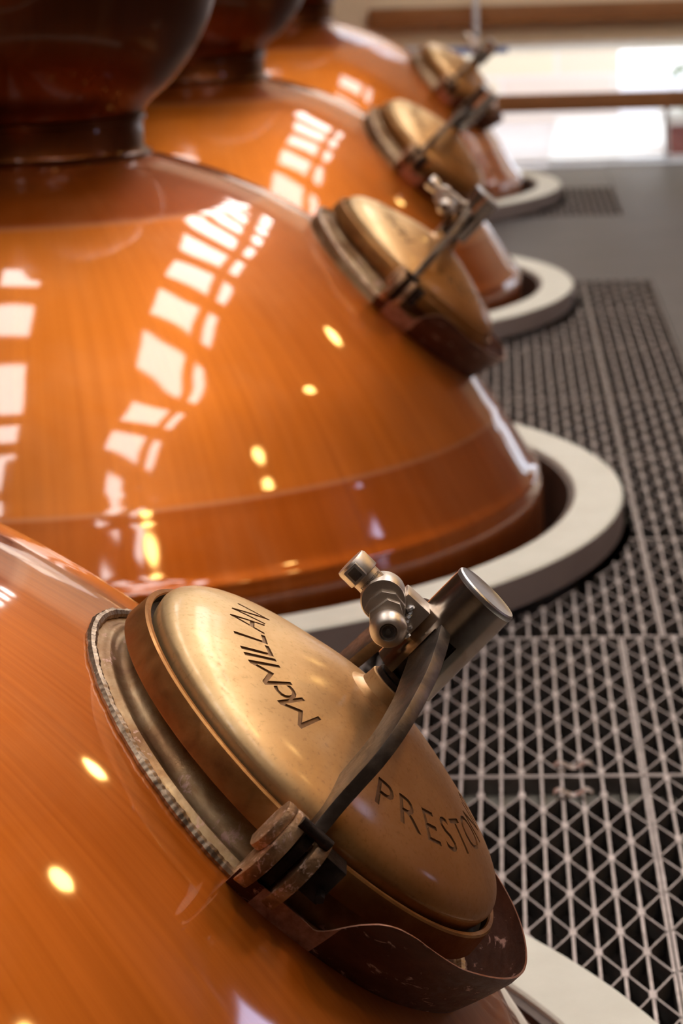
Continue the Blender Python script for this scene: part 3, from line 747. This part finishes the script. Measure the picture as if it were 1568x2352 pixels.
bm = BM(); lathe(bm, [(.016, -.030), (.0200, -.004), (.0218, .004), (.0215, .012), (.0185, .019), (.0130, .0228), (.0105, .0232), (.0100, .0205), (.0085, .0195), (0, .0195)], 64, mt3); D['knob'] = obj('lock_knob', bm, M['lock'])
bm = BM(); lathe(bm, [(.0095, .0190), (.0090, .0212), (.0075, .0216), (.0070, .0200), (.0035, .0200), (.003, .0225), (0, .0228)], 40, mt3); D['hole'] = obj('keyhole', bm, M['lock_dark'])
bm = BM(); box(bm, -.040, .004, .038, .074, .172, .214, .003); box(bm, -.034, -.002, .060, .092, .196, .210, .002); D['bracket'] = obj('lock_bracket', bm, M['lock'], angle=30)
bm = BM()
for k in range(7):
    c = Vector((-.042 - random.random() * .003, .043 + k * .0030 + random.uniform(-.002, .002), .176 + k * .0045))
    lathe(bm, [(0, -.0045), (.005, -.0015), (.0058, .0015), (0, .0045)], 8, Matrix.Translation(c) @ Matrix.Rotation(random.random() * 3, 4, 'X'))
D['weldspat'] = obj('bracket_weld', bm, M['cap'])
bm = BM(); tube(bm, [(-.03, .0500, .150), (-.03, .060, .162)], .0045, 10); D['stem'] = obj('lock_stem', bm, M['steel_black'])
# tiny print round the barrel
def print_bm():
    out = BM(); txt = 'fortressinterlock'; n = len(txt)
    c = bpy.data.curves.new('g', 'FONT'); c.body = txt; c.size = 1; c.resolution_u = 2; o = bpy.data.objects.new('g', c); COL.objects.link(o)
    me = bpy.data.meshes.new_from_object(o.evaluated_get(bpy.context.evaluated_depsgraph_get())); bpy.data.objects.remove(o); bpy.data.curves.remove(c)
    b = BM(); b.from_mesh(me); bpy.data.meshes.remove(me)
    xs = [v.co.x for v in b.verts]; W_ = max(xs) - min(xs); s = .034 / W_
    for v in b.verts:
        a = (v.co.x - min(xs)) * s / .0172; v.co = Vector((.01735 * cos(PA - a), .01735 * sin(PA - a), (.0505 - v.co.y * s * 1.5)))
    me = bpy.data.meshes.new('p'); bmesh.ops.transform(b, matrix=mt, verts=b.verts); b.to_mesh(me); b.free(); out.from_mesh(me); bpy.data.meshes.remove(me); return out
PA = radians(247)
D['print'] = obj('printed_mark', print_bm(), M['ink'], smooth=False)

STILL_LABEL = ['polished copper pot still in front, bottom left, its manhole nearest the camera', 'polished copper pot still, second in the row, filling the middle left',
               'polished copper pot still, third in the row, behind the bulb of the second', 'farthest and smallest polished copper pot still, by the far window']
COVER_LABEL = ['sharply focused bronze domed manhole cover with engraved lettering on the front still', 'blurred bronze domed manhole cover on the second still',
               'blurred bronze domed manhole cover on the third still, upper right', 'small blurred manhole cover on the farthest still, top right']
LOCK_LABEL = ['stainless key interlock with round knob on the nearest lock sleeve', 'blurred key interlock beside the sleeve on the second still', 'blurred key interlock on the sleeve of the third still', 'dark blurred key interlock on the farthest still']
used = set()
def part(key, parent, local=None, name=None, label=None):
    src = D[key]
    if key in used: o = src.copy(); COL.objects.link(o)
    else: o = src; used.add(key)
    o.parent = parent
    if local is not None: o.matrix_local = local
    if label: o['label'] = label
    return o
for i, (cx, cy, s, az) in enumerate(STILLS):
    S = empty('pot_still', (cx, cy, 0)); tag(S, STILL_LABEL[i], 'still', 'row of copper pot stills')
    bm = BM(); lathe(bm, body_prof(s), 300); obj('boiler', bm, M['copper'], S, angle=60)
    bm = BM(); pr = [(r, z - .955 + .955 * s + RT) for z, r in NECKP]
    k0 = 9; pr2 = pr[:k0] + catmull(pr[k0:], 5)
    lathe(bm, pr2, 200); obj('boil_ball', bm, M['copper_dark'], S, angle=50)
    if i == 1:
        bm = BM()
        for zz in (1.060, 1.018):
            a = radians(38); c = Vector((.325 * cos(a), .325 * sin(a), zz + RT)); lathe(bm, [(0, -.014), (.010, -.012), (.014, 0), (.010, .012), (0, .014)], 16, Matrix.Translation(c))
            tube(bm, [(.30 * cos(a), .30 * sin(a), zz + RT), tuple(c)], .006, 8)
        tag(obj('neck_bolts', bm, M['brass'], S), 'pair of small brass bolts on the neck')
    hm = hatch_matrix(i); loc = Matrix.Translation((-cx, -cy, 0)) @ hm
    nk = part('neck', S, loc); part('weld', nk, Matrix.Identity(4)); part('ring', S, loc); part('lip', S, loc)
    for sd in ('near', 'far'):
        part('lugA_' + sd, S, loc); part('lugB_' + sd, S, loc); part('link_' + sd, S, loc); part('block_' + sd, S, loc)
    V = empty('manhole_cover', mat=hm); tag(V, COVER_LABEL[i], 'manhole cover', 'manhole covers of the stills')
    for k in ('dome', 'boss', 'screw', 'arm', 'pin_near', 'pin_far'): part(k, V, Matrix.Identity(4))
    sl = part('sleeve', V, Matrix.Identity(4)); part('cap', sl, Matrix.Identity(4))
    if i == 2:
        sl.scale = (1.08, 1.08, 1.0); sl.matrix_local = Matrix.Translation((0, 0, -.0524)) @ Matrix.Diagonal((1.08, 1.08, 1.40, 1))
        continue
    K = empty('key_interlock', mat=hm); tag(K, LOCK_LABEL[i], 'lock', 'key interlocks on the sleeves')
    br = part('barrel', K, Matrix.Identity(4)); part('window', br, Matrix.Identity(4)); part('window2', br, Matrix.Identity(4)); part('print', br, Matrix.Identity(4))
    part('disc', K, Matrix.Identity(4)); part('cheek', K, Matrix.Identity(4)); part('plate', K, Matrix.Identity(4)); kn = part('knob', K, Matrix.Identity(4)); part('hole', kn, Matrix.Identity(4))
    part('bracket', K, Matrix.Identity(4)); part('stem', K, Matrix.Identity(4)); part('weldspat', K, Matrix.Identity(4))
    # light of the lamps is in their own builder
